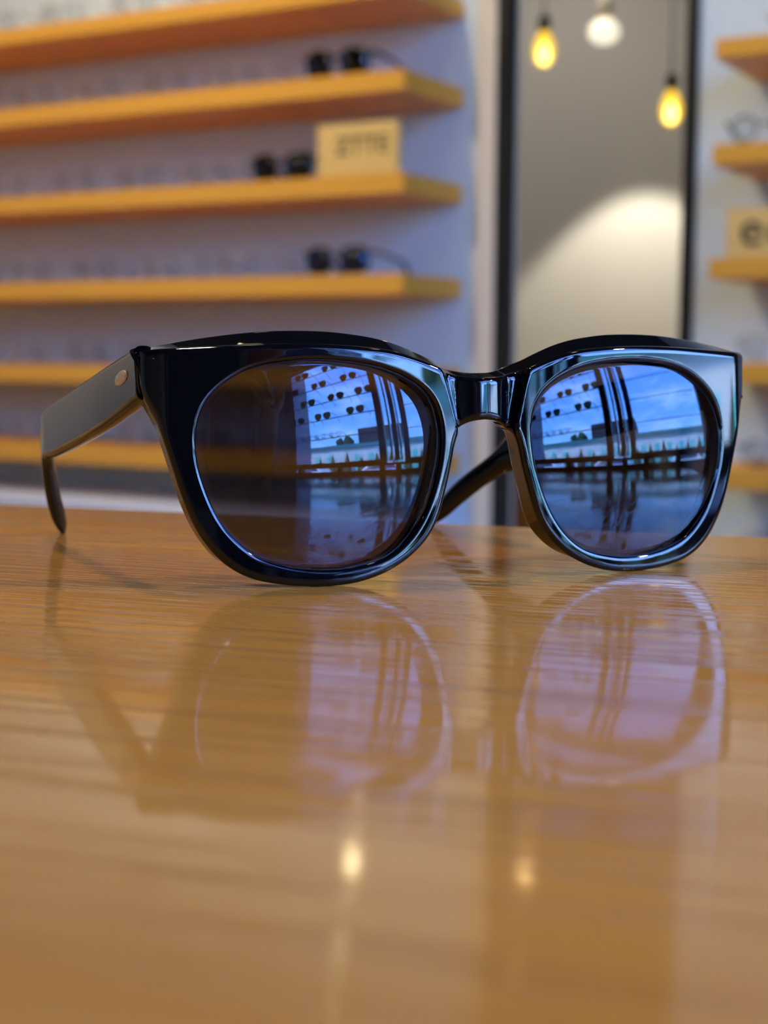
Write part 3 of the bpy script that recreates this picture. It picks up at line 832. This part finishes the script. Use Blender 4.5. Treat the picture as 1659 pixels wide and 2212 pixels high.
def pendant(loc, label, group, sc=1.0, bm_='bulb', globe=False):
    root = empty('pendant_lamp', loc, RZ, label, 'lamp', group)
    root.scale = (sc, sc, sc); top = (CZ - loc[2]) / sc
    if not globe:
        bm = bmesh.new(); lathe(bm, [(0.0, -0.055), (0.012, -0.052), (0.024, -0.040), (0.0315, -0.018), (0.031, 0.0), (0.026, 0.018), (0.018, 0.035), (0.0135, 0.048)], 28); link_mesh('bulb', bm, M[bm_], root, True)
        if bm_ == 'bulb':
            bm = bmesh.new(); lathe(bm, [(0.0, -0.046), (0.011, -0.041), (0.017, -0.028), (0.016, -0.010), (0.010, 0.006), (0.0, 0.014)], 20); link_mesh('filament', bm, M['filament'], root, True)
        bm = bmesh.new(); lathe(bm, [(0.0145, 0.046), (0.017, 0.05), (0.018, 0.085), (0.012, 0.095), (0.0, 0.095)], 20); link_mesh('socket', bm, M['brass'], root, True)
        bm = bmesh.new(); tube(bm, [(0, 0, 0.094), (0, 0, top)], 0.003, 8); link_mesh('cord', bm, M['cord'], root, True)
    else:
        bm = bmesh.new(); lathe(bm, [(0.0, -0.034), (0.022, -0.031), (0.038, -0.020), (0.044, -0.004), (0.040, 0.014), (0.026, 0.028), (0.016, 0.034), (0, 0.034)], 28); link_mesh('lamp_shade', bm, M['globe'], root, True)
        bm = bmesh.new(); tube(bm, [(0, 0, 0.033), (0, 0, 0.10)], 0.02, 12); link_mesh('socket', bm, M['cream'], root, True)
        bm = bmesh.new(); tube(bm, [(0, 0, 0.10), (0, 0, top)], 0.004, 8); link_mesh('cord', bm, M['cream'], root, True)
    return root
pendant((0.387, 3.75, 1.541), 'glowing amber filament pendant bulb, higher and left of the two in the opening', 'filament pendant bulbs', sc=0.84)
pendant((0.704, 3.75, 1.401), 'glowing amber filament pendant bulb, lower and right in the opening near the black post', 'filament pendant bulbs', sc=0.84)
pendant((0.6055, 4.25, 1.686), 'pale milky oval pendant lamp between the two amber bulbs', None, globe=True)
pendant((-0.043, 2.05, 1.43), 'filament pendant bulb hanging over the table, left of the pair', 'pendant bulbs over the table', sc=0.42, bm_='bulb_bright')
pendant((0.205, 2.05, 1.44), 'filament pendant bulb hanging over the table, right of the pair', 'pendant bulbs over the table', sc=0.40, bm_='bulb_dim')
sp = light('wall_wash_spot', 'SPOT', (0.6055 + 0.02, 4.27, 1.64), 20, (1.0, 0.94, 0.76), spot_size=math.radians(84), spot_blend=0.25, shadow_soft_size=0.02)
aim(sp, sp.location + Vector((0, 0, -1)))

# ceiling downlights
def downlight(a, b, label, power, tgt=None, size=75, col=WARM):
    root = empty('ceiling_downlight', W(a, b, CZ), RZ, label, 'ceiling light', 'ceiling downlights')
    bm = bmesh.new(); lathe(bm, [(0.065, 0.0), (0.065, -0.012), (0.052, -0.014), (0.050, -0.004)], 28); link_mesh('trim_ring', bm, M['black_metal'], root, True)
    bm = bmesh.new(); lathe(bm, [(0.0, -0.005), (0.050, -0.005), (0.050, 0.0), (0, 0)], 28); link_mesh('diffuser', bm, M['downlight'], root)
    l = light('downlight_beam', 'SPOT', W(a, b, CZ - 0.03), power, col, spot_size=math.radians(size), spot_blend=0.6, shadow_soft_size=0.05)
    aim(l, tgt if tgt is not None else l.location + Vector((0, 0, -1)))
DL = [(-2.6, 1.25, 32, 'above the far left shelves'), (-1.6, 1.25, 46, 'above the middle of the left shelves'), (-0.9, 1.25, 8, 'above the opening'), (-0.1, 1.25, 8, 'above the right shelves')]
for a, b, pw, lab in DL:
    downlight(a, b, 'round ceiling downlight ' + lab, pw, W(a, BF, 1.0), 80)
downlight(-0.6, 0.6, 'round ceiling downlight above the far end of the table', 34, W(0, 0.25, 0.75), 70)
downlight(1.2, 1.05, 'round ceiling downlight nearest the shop window above the table', 66, W(0.1, 0.2, 0.75), 70)
downlight(-3.2, 0.9, 'added unseen ceiling downlight brightening the cream left wall', 70, W(-4.2, 1.0, 1.0), 100)  # added lamp: brightens the wall that the left temple reflects
downlight(-2.2, -0.6, 'round ceiling downlight above the back left of the room', 60, None, 100)
downlight(-1.4, -2.2, 'round ceiling downlight above the back wall', 60, None, 100)

downlight(-1.9, 3.5, 'added unseen ceiling downlight brightening the room beyond the opening', 25, None, 120, (1.0, 0.9, 0.8))  # added fill lamp that lifts the grey far wall

# ------------------------------------------------------------------ window rods with sunglasses (seen mirrored in the lenses)
RA = 1.36
rods = [('top', 1.690), ('second', 1.545), ('third', 1.392), ('fourth', 1.238), ('lowest', 1.070)]
for nm, z in rods:
    rt = empty('display_rod', W(RA, 0, z), RZ, 'thin dark display rod across the shop window, %s of five' % nm, 'display rod', 'window display rods')
    bm = bmesh.new(); tube(bm, [(-0.033, -1.55, -0.0022), (-0.033, -0.03, -0.0022)], 0.0042, 8); link_mesh('rod', bm, M['bronze_metal'], rt, True)
    bm = bmesh.new()
    for y in (-1.53, -0.05): tube(bm, [(-0.033, y, -0.0022), (0.09, y, -0.0022)], 0.0022, 8)
    link_mesh('bracket', bm, M['bronze_metal'], rt, True)
    rt2 = empty('display_rod', W(RA, 0, z), RZ, 'thin dark display rod across the right-hand shop window, %s of five' % nm, 'display rod', 'window display rods')
    bm = bmesh.new(); tube(bm, [(-0.046, 0.16, -0.004), (-0.046, 1.03, -0.004)], 0.0025, 8); link_mesh('rod', bm, M['bronze_metal'], rt2, True)
    bm = bmesh.new()
    for y in (0.17, 1.02): tube(bm, [(-0.046, y, -0.004), (0.09, y, -0.004)], 0.0025, 8)
    link_mesh('bracket', bm, M['bronze_metal'], rt2, True)
RD = {0: [(-0.75, 'aviator'), (-0.42, 'brow')], 1: [(-0.90, 'brow'), (-0.57, 'brow'), (-0.25, 'aviator')], 2: [(-1.04, 'brow'), (-0.72, 'brow'), (-0.41, 'aviator'), (-0.13, 'brow')], 3: [(-1.21, 'brow'), (-0.86, 'aviator'), (-0.57, 'brow'), (-0.24, 'brow')]}
dd = {'brow': 'browline sunglasses', 'aviator': 'thin-rimmed dark sunglasses'}
RF = -PI / 2 + RZ            # fronts towards the room (-a)
for r, lst in RD.items():
    for j, (b, kd) in enumerate(lst):
        put_display(kd, W(RA - 0.035, b, rods[r][1] + 0.0005), RF, sc=1.38, label= '%s on the %s window rod, %s from left as mirrored' % (dd[kd], rods[r][0], ordw[j]), group='sunglasses on the window rods')
for j in range(5):
    put_display('thinblack', W(RA - 0.035, -1.08 + j * 0.155, rods[4][1] + 0.0015), RF, 'round black eyeglasses on the lowest window rod, %s from the left as mirrored' % ordw[j], 'eyeglasses on the lowest window rod')

# ------------------------------------------------------------------ phone and the hand that holds it (mirrored in the left lens)
ph = empty('smartphone', (0, -0.004, CAM_H - 0.014), 0, 'dark smartphone held upside down, mirrored in the left sunglass lens', 'phone')
def rrect(bm, x0, x1, z0, z1, y0, y1, r):
    pts = []
    for cx, cz, a0 in ((x1 - r, z1 - r, 0), (x0 + r, z1 - r, 90), (x0 + r, z0 + r, 180), (x1 - r, z0 + r, 270)):
        for k in range(7):
            a = math.radians(a0 + 15 * k); pts.append((cx + r * math.cos(a), cz + r * math.sin(a)))
    A = [bm.verts.new((x, y0, z)) for x, z in pts]; B = [bm.verts.new((x, y1, z)) for x, z in pts]
    bm.faces.new(A); bm.faces.new(B[::-1])
    for i in range(len(pts)): bm.faces.new((A[i], A[(i + 1) % len(pts)], B[(i + 1) % len(pts)], B[i]))
bm = bmesh.new(); rrect(bm, -0.045, 0.031, 0, 0.158, -0.0085, 0.0, 0.011); link_mesh('phone_body', bm, M['phone'], ph)
bm = bmesh.new(); rrect(bm, -0.0455, 0.0315, -0.0005, 0.1585, -0.0060, -0.0025, 0.0112); link_mesh('phone_rim', bm, M['phone_edge'], ph)
bm = bmesh.new(); rrect(bm, -0.027, 0.026, 0.004, 0.038, 0.0, 0.0018, 0.008); link_mesh('camera_bump', bm, M['phone'], ph)

def skin_mesh(bm_verts, edges, radii, root=0):
    me = bpy.data.meshes.new('hand'); me.from_pydata(bm_verts, edges, []); me.update()
    return me
hv, he, hr = [], [], []
def hadd(p, r, par=None):
    hv.append(tuple(c * mm for c in p)); hr.append(r * mm)
    if par is not None: he.append((par, len(hv) - 1))
    return len(hv) - 1
HB = (64, -38, 92)                                   # palm centre, relative to the camera
pc = hadd(HB, 17)
w1 = hadd((64, -42, 58), 17, pc); w2 = hadd((66, -52, 25), 18, w1); w3 = hadd((70, -95, 2), 21, w2); w4 = hadd((78, -170, -8), 25, w3)
k_ = [(45, -34, 116), (54, -36, 122), (64, -38, 124), (75, -40, 120)]
tips = [[(34, -24, 132), (22, -16, 134), (10, -15, 128)], [(42, -25, 148), (30, -15, 154), (14, -14, 150)], [(50, -26, 152), (40, -14, 168), (26, -13, 170)], [(60, -28, 152), (53, -15, 174), (41, -13, 180)]]
for q in range(4):
    kn = hadd(k_[q], 9.5, pc); pv = kn
    for j, t_ in enumerate(tips[q]): pv = hadd(t_, (8.4, 7.6, 6.4)[j], pv)
t1 = hadd((78, -40, 100), 12, pc); t2 = hadd((92, -42, 124), 10, t1); t3 = hadd((97, -40, 148), 8.5, t2); t4 = hadd((99, -38, 164), 7, t3)
me = bpy.data.meshes.new('person'); me.from_pydata(hv, he, []); me.update()
hand = bpy.data.objects.new('person', me); COL.objects.link(hand); hand.location = (0, 0, CAM_H)
tag(hand, 'hand with thumb raised gripping the phone, mirrored in the left sunglass lens', 'person')
me.materials.append(M['skin'])
sk = hand.modifiers.new('skin', 'SKIN'); sk.use_smooth_shade = True
for i, v in enumerate(me.skin_vertices[0].data):
    v.radius = (hr[i], hr[i]); v.use_root = (i == 0)
me.skin_vertices[0].data[0].radius = (0.024, 0.015)
me.skin_vertices[0].data[1].radius = (0.020, 0.014)
ss = hand.modifiers.new('subsurf', 'SUBSURF'); ss.levels = 2; ss.render_levels = 2
bm = bmesh.new()
tube(bm, [Vector(p) * mm for p in ((69, -88, 5), (70, -95, 3), (78, -170, -6), (92, -270, -6), (108, -400, 2))], [0.0255, 0.028, 0.033, 0.037, 0.043], 20)
sl = link_mesh('sleeve', bm, M['sleeve'], hand, True)
